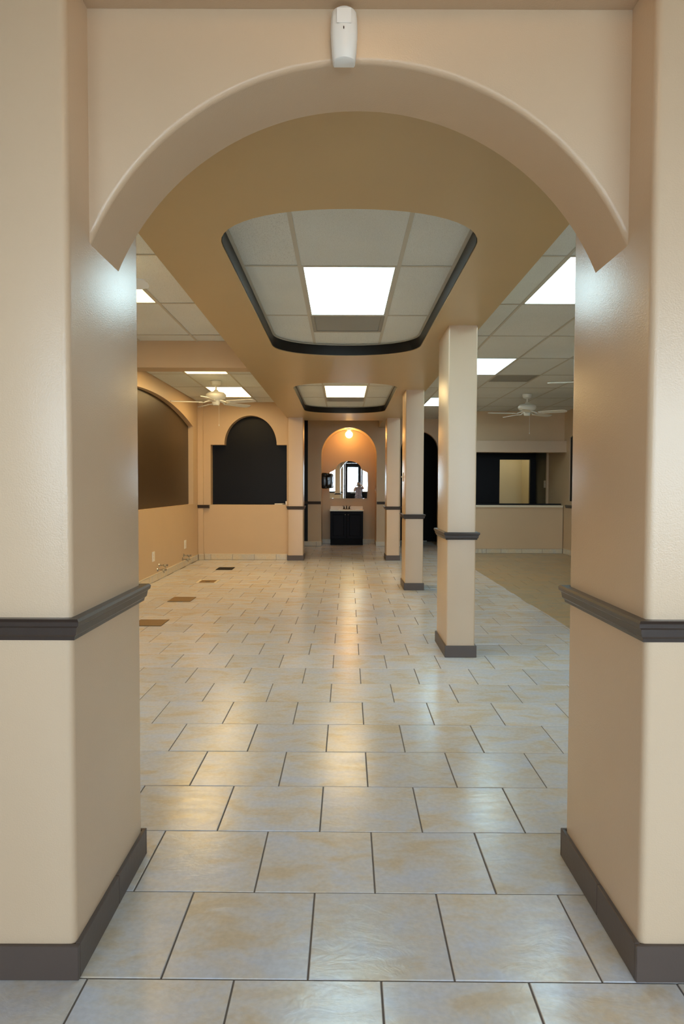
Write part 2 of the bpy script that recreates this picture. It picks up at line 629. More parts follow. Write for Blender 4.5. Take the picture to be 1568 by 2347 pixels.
TX = [-0.95, -0.275, 0.349, 1.0]
def tray_grid(y0, y1, l0, l1, v1):
    for i in (0, 2):
        ctile(TX[i], TX[i + 1], y0, l0, ZT); ctile(TX[i], TX[i + 1], l0, l1, ZT); ctile(TX[i], TX[i + 1], l1, y1, ZT)
        for y in (l0, l1):
            tee_x(y, TX[i] + (TEE / 2 if i else 0), TX[i + 1] - (0 if i else TEE / 2), ZT)
    ctile(TX[1], TX[2], y0, l0, ZT); ctile(TX[1], TX[2], v1, y1, ZT)
    for y in (l0, l1, v1):
        tee_x(y, TX[1] + TEE / 2, TX[2] - TEE / 2, ZT)
    tee_y(TX[1], y0, y1, ZT); tee_y(TX[2], y0, y1, ZT)
tray_grid(2.95, 6.95, 4.33, 5.56, 6.15)
tray_grid(8.15, 12.1, 9.38, 10.60, 11.09)

# ------------------------------------------------------------------ middle soffit with two trays
def tray_loop(y_near, y_far, bulge, x0=-0.642, x1=0.703, off=0.0):
    cx, a = (x0 + x1) / 2, (x1 - x0) / 2 - off
    b = bulge - off
    n = 26
    e = 2 / 2.2
    P = []
    for i in range(n + 1):                       # near end, left to right
        t = PI - PI * i / n
        c, s = math.cos(t), math.sin(t)
        P.append((cx + a * math.copysign(abs(c) ** e, c), y_near - b * abs(s) ** e))
    for i in range(n + 1):
        t = PI * i / n
        c, s = math.cos(t), math.sin(t)
        P.append((cx + a * math.copysign(abs(c) ** e, c), y_far + b * abs(s) ** e))
    return P

PX0, PX1 = -0.735, 0.824      # inner faces of the two front columns
P_Y0, P_Y1 = 1.84, 2.47
AR_Y0, AR_Y1 = 2.0, 2.255
SOF_Y1 = 13.14
outer = [(PX0, AR_Y1), (PX1, AR_Y1), (PX1, P_Y1), (SX1, P_Y1), (SX1, SOF_Y1), (-0.728, SOF_Y1), (-0.728, SOF_Y1 - 0.12), (SX0, SOF_Y1 - 0.12), (SX0, P_Y1), (PX0, P_Y1)]
trA = (3.68, 6.20, 0.50)
trB = (8.88, 11.40, 0.48)
soffit = struct('ceiling_soffit', prism([outer, tray_loop(*trA), tray_loop(*trB)], ZS, ZT - 0.002, 'XY'), 'soffit',
                'long tan soffit with two curved trays running down the middle of the room', 'soffit')
part('fascia', box(SX0, SX0 + 0.03, P_Y1, SOF_Y1 - 0.12, ZT - 0.001, ZC + 0.03), 'soffit', soffit)
part('fascia', box(SX1 - 0.03, SX1, P_Y1, SOF_Y1, ZT - 0.001, ZC + 0.03), 'soffit', soffit)
part('fascia', box(-0.72, 1.06, SOF_Y1 - 0.03, SOF_Y1, ZT - 0.001, ZC + 0.03), 'soffit', soffit)
for tr in (trA, trB):
    part('tray_lining', band(tray_loop(*tr, off=0.004), ZS + 0.006, ZT - 0.002, 'XY'), 'lining', soffit, smooth=True, label='black painted inner edge of the tray')
    L1, L2 = tray_loop(*tr, off=0.005), tray_loop(*tr, off=0.024)
    part('wall_angle', prism([L1, L2], ZT - 0.008, ZT - 0.0025, 'XY'), 'tee', soffit, label='pale metal edge trim around the tray ceiling')

beam = struct('ceiling_beam', box(XL, SX0 - 0.001, BEAM0, BEAM1, ZS + 0.005, 2.965), 'tan_matte',
              'tan dropped beam crossing the ceiling of the left bay', 'beam')
aisle_beam = struct('ceiling_beam', box(0.82, 1.09, SOF_Y1 + 0.001, YB_C, 2.725, 2.965), 'soffit',
                    'short tan beam from the last right column to the niche wall', 'beam')

# ------------------------------------------------------------------ arch between the front columns
def arch_panel():
    x0, x1 = PX0, PX1
    cx, half = (x0 + x1) / 2, (x1 - x0) / 2
    spring, apex = 2.062, 2.577
    rise = apex - spring
    rad = (half * half + rise * rise) / (2 * rise)
    cz = apex - rad
    a0 = math.asin(half / rad)
    r, n, kb = 0.016, 72, 5
    top = 2.962
    V, F = [], []
    for i in range(n + 1):
        a = -a0 + 2 * a0 * i / n
        s, c = math.sin(a), math.cos(a)
        X = cx + rad * s
        Xo = min(max(cx + (rad + r) * s, x0), x1)
        row = [(X, AR_Y0, top), (Xo if 0 < i < n else X, AR_Y0, cz + (rad + r) * c)]
        for k in range(1, kb + 1):
            b = PI / 2 * k / kb
            o = r * (1 - math.sin(b))
            row.append((min(max(cx + (rad + o) * s, x0), x1), AR_Y0 + r * (1 - math.cos(b)), cz + (rad + o) * c))
        row += [(X, AR_Y1, cz + rad * c), (X, AR_Y1, top)]
        V += row
    m = kb + 4
    for i in range(n):
        for k in range(m - 1):
            F.append((i * m + k, (i + 1) * m + k, (i + 1) * m + k + 1, i * m + k + 1))
    return V, F
arch = struct('wall_arch', arch_panel(), 'tan', 'tan arch panel spanning between the two nearest columns', 'arch', smooth='auto')
header = struct('wall_header', box(PX0, PX1, P_Y0, AR_Y0 - 0.0005, 2.725, 2.963), 'tan',
                'tan flat header above the arch between the nearest columns', 'wall')

# ------------------------------------------------------------------ columns
def column(label, x0, x1, y0, y1, top, bb_h=0.094, rnd=0.02, joint=None, grp='tan square columns'):
    cx, cy = (x0 + x1) / 2, (y0 + y1) / 2
    t = thing('column', label, 'column', (cx, cy, 0), grp)
    part('shaft', prism([rrect(x0, x1, y0, y1, rnd, 5)], 0.0, top, 'XY'), 'tan', t, smooth='auto')
    part('chair_rail', rail_ring(x0 + 0.001, x1 - 0.001, y0 + 0.001, y1 - 0.001, 0.944), 'brown', t, label='dark brown moulded rail')
    th, b = 0.013, 0.002
    h = bb_h
    part('baseboard', bbox(x0 - th, x1 + th, y0 - th, y0 + 0.001, 0.0005, h, b), 'base_brown', t, label='dark brown baseboard')
    part('baseboard', bbox(x0 - th, x1 + th, y1 - 0.001, y1 + th, 0.0005, h, b), 'base_brown', t)
    for xa, xb in ((x0 - th, x0 + 0.001), (x1 - 0.001, x1 + th)):
        if joint:
            part('baseboard', bbox(xa, xb, y0, joint - 0.001, 0.0005, h + 0.001, b), 'base_brown', t)
            part('baseboard', bbox(xa, xb, joint + 0.001, y1, 0.0005, h, b), 'base_brown', t)
        else:
            part('baseboard', bbox(xa, xb, y0, y1, 0.0005, h, b), 'base_brown', t)
    return t

column('nearest tan column on the left, carrying the left end of the arch', -0.965, PX0, P_Y0, P_Y1, 2.96, 0.097, 0.022, 2.17, 'tan columns carrying the arch')
column('nearest tan column on the right, carrying the right end of the arch', PX1, 1.062, P_Y0, P_Y1, 2.96, 0.103, 0.022, 2.12, 'tan columns carrying the arch')
CG = 'tan columns under the soffit'
column('second tan column on the right, first one standing free behind the arch', 0.834, 1.062, 5.425, 5.985, ZS, 0.094, 0.012, None, CG)
col2 = column('tan column on the right with a light switch, between the free-standing first and the farthest', 0.826, 1.066, 8.99, 9.49, ZS, 0.094, 0.012, None, CG)
column('farthest tan column on the right, beside the mirror niche', 0.815, 1.058, 12.645, 13.13, ZS, 0.094, 0.012, None, CG)
column('far tan column on the left, beside the black arched panel', -1.008, -0.73, 12.59, 13.02, ZS, 0.094, 0.012, None, CG)

# ------------------------------------------------------------------ left wall with the bronze arched niche
NY0, NY1, NZ0 = 7.35, 12.29, 1.045
def niche_arc(y0, y1, zs, za, n=24):
    h = (y1 - y0) / 2; s = za - zs
    r = (h * h + s * s) / (2 * s); c = (y0 + y1) / 2; a0 = math.asin(h / r)
    return [(c + r * math.sin(-a0 + 2 * a0 * i / n), za - r + r * math.cos(-a0 + 2 * a0 * i / n)) for i in range(n + 1)]
hole = [(NY0, NZ0)] + niche_arc(NY0, NY1, 2.44, 2.70) + [(NY1, NZ0)]
wl = struct('wall_left', prism([[(YF, -0.003), (YB_L + 0.25, -0.003), (YB_L + 0.25, 2.96), (YF, 2.96)], hole], XL, XL - 0.09, 'YZ'), 'tan_matte',
            'tan left wall with a large shallow arched recess', 'wall')
part('recess_panel', box(XL - 0.25, XL - 0.088, NY0 - 0.1, NY1 + 0.1, NZ0 - 0.1, 2.85), 'bronze', wl, label='dark bronze painted back of the arched recess')

# back wall of the left bay: black arched panel
hb = [(-2.456, 1.027), (-2.456, 2.14), (-2.199, 2.14)] + arc_pts(-1.7135, 2.14, 0.4855, 0.542, 180, 0, 28)[1:-1] + [(-1.228, 2.14), (-1.04, 2.14), (-1.04, 1.027)]
wbl = struct('wall_back_left', prism([[(XL, -0.003), (-1.012, -0.003), (-1.012, 2.96), (XL, 2.96)], hb], YB_L, YB_L + 0.2, 'XZ'), 'tan_matte',
             'tan back wall of the left bay with an arched recess', 'wall')
part('recess_panel', box(-2.55, -1.013, YB_L + 0.199, YB_L + 0.25, 0.95, 2.8), 'black', wbl, label='black painted back of the arched recess')
part('corner_pilaster', bbox(XL + 0.001, -2.588, YB_L - 0.05, YB_L + 0.001, 0.112, 2.92, 0.003), 'tan_matte', wbl)
part('chair_rail', merge(rail_x(XL + 0.001, -2.475, YB_L - 0.05, 0.963), box(-2.587, -2.475, YB_L - 0.05, YB_L, 0.963, 1.023)), 'brown', wbl, label='short dark brown rail')

# ------------------------------------------------------------------ tile skirtings
def tile_run_x(parent, x0, x1, y, h, start, step=T, sgn=-1, cap=True):
    xs = [x0] + [start + step * k for k in range(-40, 60) if x0 + 0.02 < start + step * k < x1 - 0.02] + [x1]
    for a, b in zip(xs, xs[1:]):
        g = 0.0025
        part('base_tile', bbox(a + g, b - g, min(y, y + sgn * 0.009), max(y, y + sgn * 0.009), 0.003, h, 0.0015), 'base_tile', parent)
    if cap:
        part('cap_strip', bbox(x0, x1, min(y, y + sgn * 0.014), max(y, y + sgn * 0.014), h, h + 0.012, 0.003), 'cream', parent)

def tile_run_y(parent, y0, y1, x, h, start, step=T, sgn=1, cap=True):
    ys = [y0] + [start + step * k for k in range(-60, 60) if y0 + 0.02 < start + step * k < y1 - 0.02] + [y1]
    for a, b in zip(ys, ys[1:]):
        g = 0.0025
        part('base_tile', bbox(min(x, x + sgn * 0.009), max(x, x + sgn * 0.009), a + g, b - g, 0.003, h, 0.0015), 'base_tile', parent)
    if cap:
        part('cap_strip', bbox(min(x, x + sgn * 0.014), max(x, x + sgn * 0.014), y0, y1, h, h + 0.012, 0.003), 'cream', parent)

def board(name, geo, label):
    return struct(name, geo, 'grout', label, 'baseboard')
bl = board('baseboard_left', box(XL, XL + 0.002, 6.0, YB_L - 0.06, 0.0, 0.1), 'cream tile skirting along the left wall')
tile_run_y(bl, 6.0, YB_L - 0.06, XL + 0.001, 0.1, 9.03)
bb = board('baseboard_back_left', box(-2.575, -1.03, YB_L - 0.002, YB_L, 0.0, 0.1), 'cream tile skirting under the black arched panel')
tile_run_x(bb, -2.575, -1.03, YB_L - 0.001, 0.1, -2.05)
tile_run_x(bb, XL + 0.016, -2.577, YB_L - 0.052, 0.1, -5)

# ------------------------------------------------------------------ back wall of the aisle: mirror niche and dark arched doorway
NX0, NX1 = -0.491, 0.779
DX0, DX1 = 1.33, 2.19
prof = ([(-1.0, -0.003), (NX0, -0.003), (NX0, 2.08)] + arc_pts((NX0 + NX1) / 2, 2.08, (NX1 - NX0) / 2, 0.645, 180, 0, 36)[1:-1] + [(NX1, 2.08), (NX1, -0.003),
        (DX0, -0.003), (DX0, 2.2)] + arc_pts((DX0 + DX1) / 2, 2.2, (DX1 - DX0) / 2, 0.44, 180, 0, 28)[1:-1] + [(DX1, 2.2), (DX1, -0.003),
        (2.5, -0.003), (2.5, 2.96), (-1.0, 2.96)])
wb = struct('wall_back', prism([prof], YB_C, YB_C + 0.14, 'XZ'), 'tan_matte', 'tan back wall of the aisle with a round-arched niche and doorway', 'wall')
NB = 16.42
part('niche_back', box(NX0 - 0.2, NX1 + 0.2, NB, NB + 0.1, 0.0, 2.9), 'tan_matte', wb)
nprof = [(NX0, -0.003), (NX0, 2.08)] + arc_pts((NX0 + NX1) / 2, 2.08, (NX1 - NX0) / 2, 0.645, 180, 0, 36)[1:-1] + [(NX1, 2.08), (NX1, -0.003)]
nout = [(NX1 + 0.1, -0.003), (NX1 + 0.1, 2.85), (NX0 - 0.1, 2.85), (NX0 - 0.1, -0.003)]
part('niche_lining', prism([nprof + nout], YB_C + 0.139, NB + 0.002, 'XZ'), 'tan_matte', wb, smooth='auto')
part('black_strip', box(-0.999, -0.80, YB_C - 0.012, YB_C - 0.0005, 0.112, 2.9), 'black', wb, label='black painted strip left of the niche')
part('chair_rail', rail_x(-0.999, NX0 - 0.01, YB_C - 0.0125, 0.968), 'brown', wb, label='dark brown rail left of the niche')
part('chair_rail', rail_x(NX1 + 0.008, DX0 - 0.06, YB_C - 0.0005, 0.968), 'brown', wb, label='dark brown rail right of the niche')
bk = board('baseboard_back', box(-0.999, NX0, YB_C - 0.002, YB_C - 0.0005, 0.0, 0.1), 'cream tile skirting beside and inside the mirror niche')
tile_run_x(bk, -0.999, NX0 + 0.01, YB_C - 0.014, 0.1, -0.605)
tile_run_x(bk, NX1 - 0.01, DX0, YB_C - 0.001, 0.1, 2.0)
tile_run_x(bk, NX0, NX1, NB - 0.001, 0.1, -0.2)
tile_run_y(bk, YB_C, NB - 0.016, NX1 - 0.001, 0.1, 16.1, sgn=-1)
tile_run_y(bk, YB_C, NB - 0.016, NX0 + 0.001, 0.1, 16.1, sgn=1)
# closet behind the doorway
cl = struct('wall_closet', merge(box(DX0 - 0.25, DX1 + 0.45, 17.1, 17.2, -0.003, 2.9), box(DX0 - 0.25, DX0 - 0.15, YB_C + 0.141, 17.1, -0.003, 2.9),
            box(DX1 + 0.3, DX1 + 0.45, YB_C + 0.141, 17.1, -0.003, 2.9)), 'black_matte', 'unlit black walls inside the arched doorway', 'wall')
part('threshold_strip', bbox(DX0 - 0.1, DX1 - 0.08, 17.0, 17.09, 0.001, 0.03, 0.004), 'vent', cl)
struct('wall_aisle_left', box(-1.15, -1.001, YB_L + 0.201, YB_C + 0.14, -0.003, 2.96), 'tan_matte', 'tan side wall hidden behind the far left column', 'wall')

# ------------------------------------------------------------------ right room: counter wall with pass-through, right wall, kitchen behind
PZ0, PZ1 = 0.952, 2.085
struct('wall_counter', box(2.5, XR - 0.012, YB_R, YB_R + 0.14, -0.003, PZ0), 'tan_matte', 'tan half-height counter wall below the serving hatch', 'wall')
wbr = struct('wall_back_right', merge(box(2.5, XR, YB_R, YB_R + 0.14, PZ1, 2.96), box(2.5, 2.61, YB_R, YB_R + 0.14, PZ0 + 0.0005, PZ1),
             box(2.38, 2.499, YB_R, YB_C, -0.003, 2.96)), 'tan_matte', 'tan upper wall of the right room above a wide serving hatch', 'wall')
part('bulkhead', bbox(2.5, XR - 0.001, YB_R - 0.14, YB_R - 0.0005, PZ1 - 0.003, 2.318, 0.004), 'tan', wbr, label='projecting tan bulkhead above the hatch')
led = thing('counter_ledge', 'pale tiled ledge on the serving hatch counter', 'ledge', (3.5, YB_R, PZ0))
for a, b in zip([2.62, 3.20, 3.66, 4.12], [3.198, 3.658, 4.118, XR - 0.02]):
    part('ledge_tile', bbox(a, b, YB_R - 0.03, YB_R + 0.1, PZ0 + 0.001, 0.998, 0.004), 'cream', led)
part('back_edge', bbox(2.62, XR - 0.02, YB_R + 0.101, YB_R + 0.139, PZ0 + 0.001, 1.03, 0.004), 'black', led)
br = board('baseboard_back_right', box(2.5, XR - 0.02, YB_R - 0.002, YB_R - 0.0005, 0.0, 0.093), 'beige tile skirting under the serving hatch')
tile_run_x(br, 2.98, XR - 0.016, YB_R - 0.001, 0.09, 3.712, 0.425, cap=False)
tile_run_x(br, 2.5, 2.978, YB_R - 0.001, 0.09, 2.55, 0.085, cap=False)

hr = [(7.2, 1.09)] + [(7.2, 2.34)] + niche_arc(7.4, 13.6, 2.42, 2.7)[1:-1] + [(13.78, 2.36), (13.78, 1.09)]
wr = struct('wall_right', prism([[(YF, -0.003), (YB_C + 0.5, -0.003), (YB_C + 0.5, 2.96), (YF, 2.96)], hr], XR, XR + 0.06, 'YZ'), 'tan_matte',
            'tan right wall with a black arched recess', 'wall')
part('recess_panel', box(XR + 0.02, XR + 0.2, 7.0, 13.9, 1.0, 2.8), 'black', wr, label='black painted arched panel')
part('chair_rail', rail_y(12.6, YB_R - 0.16, XR, 0.95, -1), 'brown', wr, label='dark brown rail')
brr = board('baseboard_right', box(XR - 0.002, XR, 8.0, YB_R - 0.02, 0.0, 0.1), 'cream tile skirting along the right wall')
tile_run_y(brr, 8.0, YB_R - 0.02, XR - 0.001, 0.1, 9.0, sgn=-1)

KY = 16.1
kx0, kx1 = 3.70, 4.42
wk = struct('wall_kitchen', prism([[(2.6, -0.003), (kx0, -0.003), (kx0, 2.02), (kx1, 2.02), (kx1, -0.003), (XR - 0.002, -0.003), (XR - 0.002, 2.9), (2.6, 2.9)]], KY, KY + 0.1, 'XZ'), 'black',
            'black kitchen wall with an open doorway seen through the hatch', 'wall')
part('side_panel', box(XR - 0.02, XR - 0.001, 15.2, KY - 0.001, 0.0, 2.5), 'grey_green', wk, label='grey-green painted side panel')
part('corner_strip', bbox(XR - 0.05, XR - 0.001, 15.15, 15.2, 0.0, 2.5, 0.004), 'tan_matte', wk)
part('kitchen_side', box(2.5, 2.62, YB_R + 0.141, KY + 0.1, -0.003, 2.9), 'black', wk)
struct('wall_back_room', merge(box(3.0, 4.75, 17.7, 17.8, -0.003, 2.9), box(4.64, 4.75, KY + 0.101, 17.7, -0.003, 2.9), box(2.9, 3.0, KY + 0.101, 17.8, -0.003, 2.9)),
       'beige_room', 'pale beige walls of the lit room beyond the kitchen doorway', 'wall')
rl = thing('ceiling_light', 'round ceiling lamp of the beige room beyond the kitchen doorway', 'light', (3.9, 16.9, 2.9))
part('base_plate', lathe([(0.0, 0.06), (0.14, 0.06), (0.14, 0.03), (0.0, 0.03)], 20, 3.9, 16.9, 2.9), 'white', rl)
part('diffuser', ellip(3.9, 16.9, 2.92, 0.13, 0.13, 0.06), 'neutral', rl, smooth=True)
sw = thing('light_switch', 'small white switch in the kitchen beside the grey-green panel', 'light switch', (XR - 0.021, 15.3, 1.44))
part('plate', bbox(XR - 0.03, XR - 0.0205, 15.22, 15.42, 1.36, 1.52, 0.003), 'white', sw)
part('toggle', bbox(XR - 0.04, XR - 0.03, 15.31, 15.33, 1.42, 1.45, 0.002), 'white', sw)

# ------------------------------------------------------------------ storefront behind the camera
WINS = [(-2.55, -1.17), (0.16, 1.95), (2.15, 4.4)]
WZ0, WZ1 = 1.0, 2.55
hs = [[(a, WZ0), (a, WZ1), (b, WZ1), (b, WZ0)] for a, b in WINS]
hs.append([(-0.86, 0.05), (-0.86, 2.55), (-0.80, 2.55), (-0.80, 0.05)])
outs = [(XL - 0.2, -0.003), (-0.74, -0.003), (-0.74, 2.5), (0.10, 2.5), (0.10, -0.003), (XR + 0.2, -0.003), (XR + 0.2, 2.96), (XL - 0.2, 2.96)]
wf = struct('wall_front', prism([outs] + hs, YF - 0.18, YF, 'XZ'), 'tan_matte', 'tan storefront wall behind the viewer, seen in the mirror', 'wall')
part('door_surround', merge(box(-0.79, -0.742, YF, YF + 0.015, 0.0, 2.75), box(0.102, 0.155, YF, YF + 0.015, 0.0, 2.75), box(-0.79, 0.155, YF, YF + 0.015, 2.502, 2.75), box(0.155, 1.6, YF, YF + 0.015, 0.0, 0.985)), 'black_matte', wf)
part('chair_rail', rail_x(XL, -0.87, YF, 0.935, 1), 'brown', wf)
for i, (a, b) in enumerate(WINS + [(-0.86, -0.80)]):
    z0 = WZ0 if i < 3 else 0.05
    w = struct('window_%d' % (i + 1), prism([[(a, z0), (b, z0), (b, 2.55), (a, 2.55)], [(a + .02, z0 + .03), (b - .02, z0 + .03), (b - .02, 2.52), (a + .02, 2.52)]], YF - 0.12, YF - 0.06, 'XZ'),
               'black', ['wide storefront window left of the entrance door', 'storefront window right of the entrance door', 'rightmost storefront window', 'narrow sidelight beside the entrance door'][i], 'window')
    part('pane', box(a + 0.019, b - 0.019, YF - 0.095, YF - 0.089, z0 + 0.029, 2.521), 'glass', w)
    portal(a, b, z0, 2.55, YF - 0.05)
dr = struct('door_1', prism([[(-0.735, 0.01), (0.095, 0.01), (0.095, 2.495), (-0.735, 2.495)], [(-0.61, 1.0), (-0.07, 1.0), (-0.07, 2.28), (-0.61, 2.28)]], YF - 0.1, YF - 0.05, 'XZ'),
            'black', 'black entrance door with a tall glass pane, seen in the mirror', 'door')
part('pane', box(-0.611, -0.069, YF - 0.078, YF - 0.072, 0.999, 2.281), 'glass', dr)
portal(-0.61, -0.07, 1.0, 2.28, YF - 0.04)
part('notice', box(-0.45, -0.17, YF - 0.049, YF - 0.046, 0.92, 0.98), 'vent', dr)
for z in (0.98, 1.1):
    part('door_knob', lathe([(0.0, -0.03), (0.028, -0.03), (0.032, 0.0), (0.02, 0.02), (0.0, 0.022)], 12, 0.03, YF - 0.03, z), 'chrome', dr)
struct('ground_outside', box(-30, 30, -40, YF - 0.26, -0.2, -0.05), 'ground', 'pale pavement outside the storefront', 'ground')

# ------------------------------------------------------------------ ceiling lights and vents
def panel_light(x0, x1, y0, y1, z, mat, label, grp):
    cx, cy = (x0 + x1) / 2, (y0 + y1) / 2
    t = thing('ceiling_light', label, 'light', (cx, cy, z), grp)
    g = TEE / 2
    part('housing', prism([[(x0 + g, y0 + g), (x1 - g, y0 + g), (x1 - g, y1 - g), (x0 + g, y1 - g)],
                           [(x0 + .024, y0 + .024), (x1 - .024, y0 + .024), (x1 - .024, y1 - .024), (x0 + .024, y1 - .024)]], z - 0.0005, z + 0.02, 'XY'), 'tee', t)
    part('diffuser', bbox(x0 + .0245, x1 - .0245, y0 + .0245, y1 - .0245, z + 0.004, z + 0.016, 0.002), mat, t, label='glowing white diffuser')
    return t
panel_light(TX[1], TX[2], 4.33, 5.56, ZT, 'cool', 'glowing light panel in the nearer curved tray of the soffit', 'fluorescent ceiling panels')
panel_light(TX[1], TX[2], 9.38, 10.60, ZT, 'warm', 'glowing light panel in the farther curved tray of the soffit', 'fluorescent ceiling panels')
G = 'fluorescent ceiling panels'
panel_light(1.52, 2.13, R(0), R(1), ZC, 'cool', 'nearest light panel over the right room, cut by the arch column', G)
panel_light(1.52, 2.13, R(3), R(4), ZC, 'cool', 'middle light panel over the right room, behind the free-standing column', G)
panel_light(1.52, 2.13, R(6), R(7), ZC, 'cool', 'farthest light panel over the right room, above the dark arched doorway', G)
panel_light(-2.185, -1.575, R(0), R(1), ZC, 'warm', 'nearest warm light panel over the left bay, in front of the beam', G)
panel_light(-2.185, -1.575, R(3), R(4), ZC, 'warm', 'warm light panel just behind the left beam, mostly hidden by it', G)
panel_light(-2.185, -1.575, R(5), R(6), ZC, 'warm', 'warm light panel behind the ceiling fan of the left bay', G)

def vent(x0, x1, y0, y1, z, label):
    t = thing('ceiling_vent', label, 'vent', ((x0 + x1) / 2, (y0 + y1) / 2, z), 'grey ceiling vents')
    g = TEE / 2 + 0.001
    part('backing', box(x0 + g, x1 - g, y0 + g, y1 - g, z + 0.018, z + 0.022), 'vent_dark', t)
    part('frame', prism([[(x0 + g, y0 + g), (x1 - g, y0 + g), (x1 - g, y1 - g), (x0 + g, y1 - g)],
                         [(x0 + .04, y0 + .04), (x1 - .04, y0 + .04), (x1 - .04, y1 - .04), (x0 + .04, y1 - .04)]], z, z + 0.017, 'XY'), 'vent', t)
    n = 14
    for k in range(n):
        y = y0 + 0.045 + (y1 - y0 - 0.09) * (k + 0.5) / n
        w = (y1 - y0 - 0.09) / n * 0.42
        v = [(x0 + .041, y - w, z + .013), (x1 - .041, y - w, z + .013), (x1 - .041, y + w, z + .003), (x0 + .041, y + w, z + .003),
             (x0 + .041, y - w, z + .015), (x1 - .041, y - w, z + .015), (x1 - .041, y + w, z + .005), (x0 + .041, y + w, z + .005)]
        part('slat', (v, [(0, 1, 2, 3), (4, 5, 6, 7), (0, 1, 5, 4), (2, 3, 7, 6), (0, 3, 7, 4), (1, 2, 6, 5)]), 'vent', t)
vent(TX[1], TX[2], 5.56, 6.15, ZT, 'grey vent in the nearer curved tray of the soffit')
vent(TX[1], TX[2], 10.60, 11.09, ZT, 'grey vent in the farther curved tray of the soffit')
vent(2.13, 2.75, R(4), VENT_Y, ZC, 'grey vent in the ceiling of the right room')

# ------------------------------------------------------------------ ceiling fans
def build_fan():
    t = thing('ceiling_fan', '', 'ceiling fan', (0, 0, 0), 'white five-blade ceiling fans')
    part('canopy', lathe([(0.0, 0.0), (0.078, 0.0), (0.08, -0.02), (0.068, -0.055), (0.035, -0.072), (0.0, -0.074)], 24), 'white_enamel', t, smooth='auto')
    part('downrod', lathe([(0.013, -0.07), (0.013, -0.125), (0.03, -0.135), (0.046, -0.165), (0.0, -0.166)], 16), 'white_enamel', t, smooth='auto')
    part('motor', lathe([(0.0, -0.155), (0.06, -0.157), (0.12, -0.172), (0.148, -0.2), (0.15, -0.228), (0.132, -0.256), (0.095, -0.272), (0.07, -0.285), (0.0, -0.286)], 28), 'white_enamel', t, smooth='auto')
    part('switch_housing', lathe([(0.0, -0.284), (0.052, -0.286), (0.058, -0.3), (0.058, -0.33), (0.046, -0.356), (0.0, -0.36)], 20), 'white_enamel', t, smooth='auto')
    part('pull_chain', merge(tube([(0.03, -0.03, -0.35), (0.03, -0.03, -0.64)], 0.0016, 5), ellip(0.03, -0.03, -0.65, 0.006, 0.006, 0.014, 8, 6)), 'white_enamel', t)
    pts = [(0.2, 0.056), (0.3, 0.062), (0.5, 0.066), (0.60, 0.066), (0.645, 0.05), (0.66, 0.02)]
    outline = [(x, w) for x, w in pts] + [(x, -w) for x, w in reversed(pts)]
    blades = []
    pitch = math.radians(11)
    for th0, nm in ((0.0, 'blade'),):
        V = [(x, w * math.cos(pitch), -0.318 - w * math.sin(pitch) + dz) for dz in (0.0, 0.007) for x, w in outline]
        n = len(outline)
        F = [tuple(range(n)), tuple(range(n, 2 * n))] + [(i, (i + 1) % n, (i + 1) % n + n, i + n) for i in range(n)]
        b0 = part('blade', (V, F), 'white_enamel', t)
        br0 = part('blade_bracket', merge(tube([(0.07, 0, -0.285), (0.12, 0, -0.30), (0.17, 0.0, -0.318)], [0.012, 0.011, 0.010], 6),
                                          bbox(0.16, 0.25, -0.03, 0.03, -0.326, -0.319, 0.002)), 'white_enamel', b0)
    for k in range(1, 5):
        c = copy_tree(b0, t)
        c.rotation_euler = (0, 0, 2 * PI * k / 5)
    return t
fan0 = build_fan()
for i, (x, y, a, lab) in enumerate([(-1.88, R(4) + MOD / 2, 50, 'white ceiling fan in the left bay between two warm light panels'),
                                    (3.09, 11.5, 38, 'white ceiling fan hanging in front of the serving hatch wall'),
                                    (3.07, 8.0, 20, 'white ceiling fan over the right room, only blade tips showing beside the arch column'),
                                    (-1.86, 4.25, 0, 'white ceiling fan nearest the arch, one blade tip showing by the left column')]):
    f = fan0 if i == 0 else copy_tree(fan0)
    f.location = (x, y, ZC - 0.002)
    f.rotation_euler = (0, 0, math.radians(a))
    f['label'] = lab

# ------------------------------------------------------------------ motion sensor on the arch
ms = thing('motion_sensor', 'white plastic motion sensor mounted at the crown of the arch', 'sensor', (0.0, AR_Y0, 2.55))
def sensor_geo():
    V, F = [], []
    zs = [2.562, 2.566, 2.60, 2.64, 2.68, 2.70, 2.706]
    hw = [0.028, 0.0315, 0.0355, 0.038, 0.0365, 0.034, 0.031]
    dp = [0.034, 0.040, 0.050, 0.050, 0.046, 0.040, 0.034]
    n = 13
    for z, w, d in zip(zs, hw, dp):
        for i in range(n):
            u = -1 + 2 * i / (n - 1)
            V.append((w * u, AR_Y0 - d * (1 - 0.28 * u * u) if abs(u) < 0.999 else AR_Y0 - d * 0.60, z + 0.006 * (1 - u * u) * (1 if z > 2.69 else 0.5)))
        V.append((w, AR_Y0 - 0.0005, z)); V.append((-w, AR_Y0 - 0.0005, z))
    m = n + 2
    for k in range(len(zs) - 1):
        for i in range(m):
            j = (i + 1) % m
            F.append((k * m + i, k * m + j, (k + 1) * m + j, (k + 1) * m + i))
    F.append(tuple(range(m))); F.append(tuple(range((len(zs) - 1) * m, len(zs) * m)))
    return V, F
part('case', sensor_geo(), 'white', ms, smooth='auto')
part('sensor_window', bbox(-0.021, 0.021, AR_Y0 - 0.0505, AR_Y0 - 0.047, 2.655, 2.697, 0.002, 2), 'white', ms)
part('lens', ellip(-0.001, AR_Y0 - 0.0515, 2.641, 0.0016, 0.002, 0.0045, 8, 6), 'amber', ms, label='small dark indicator lens')

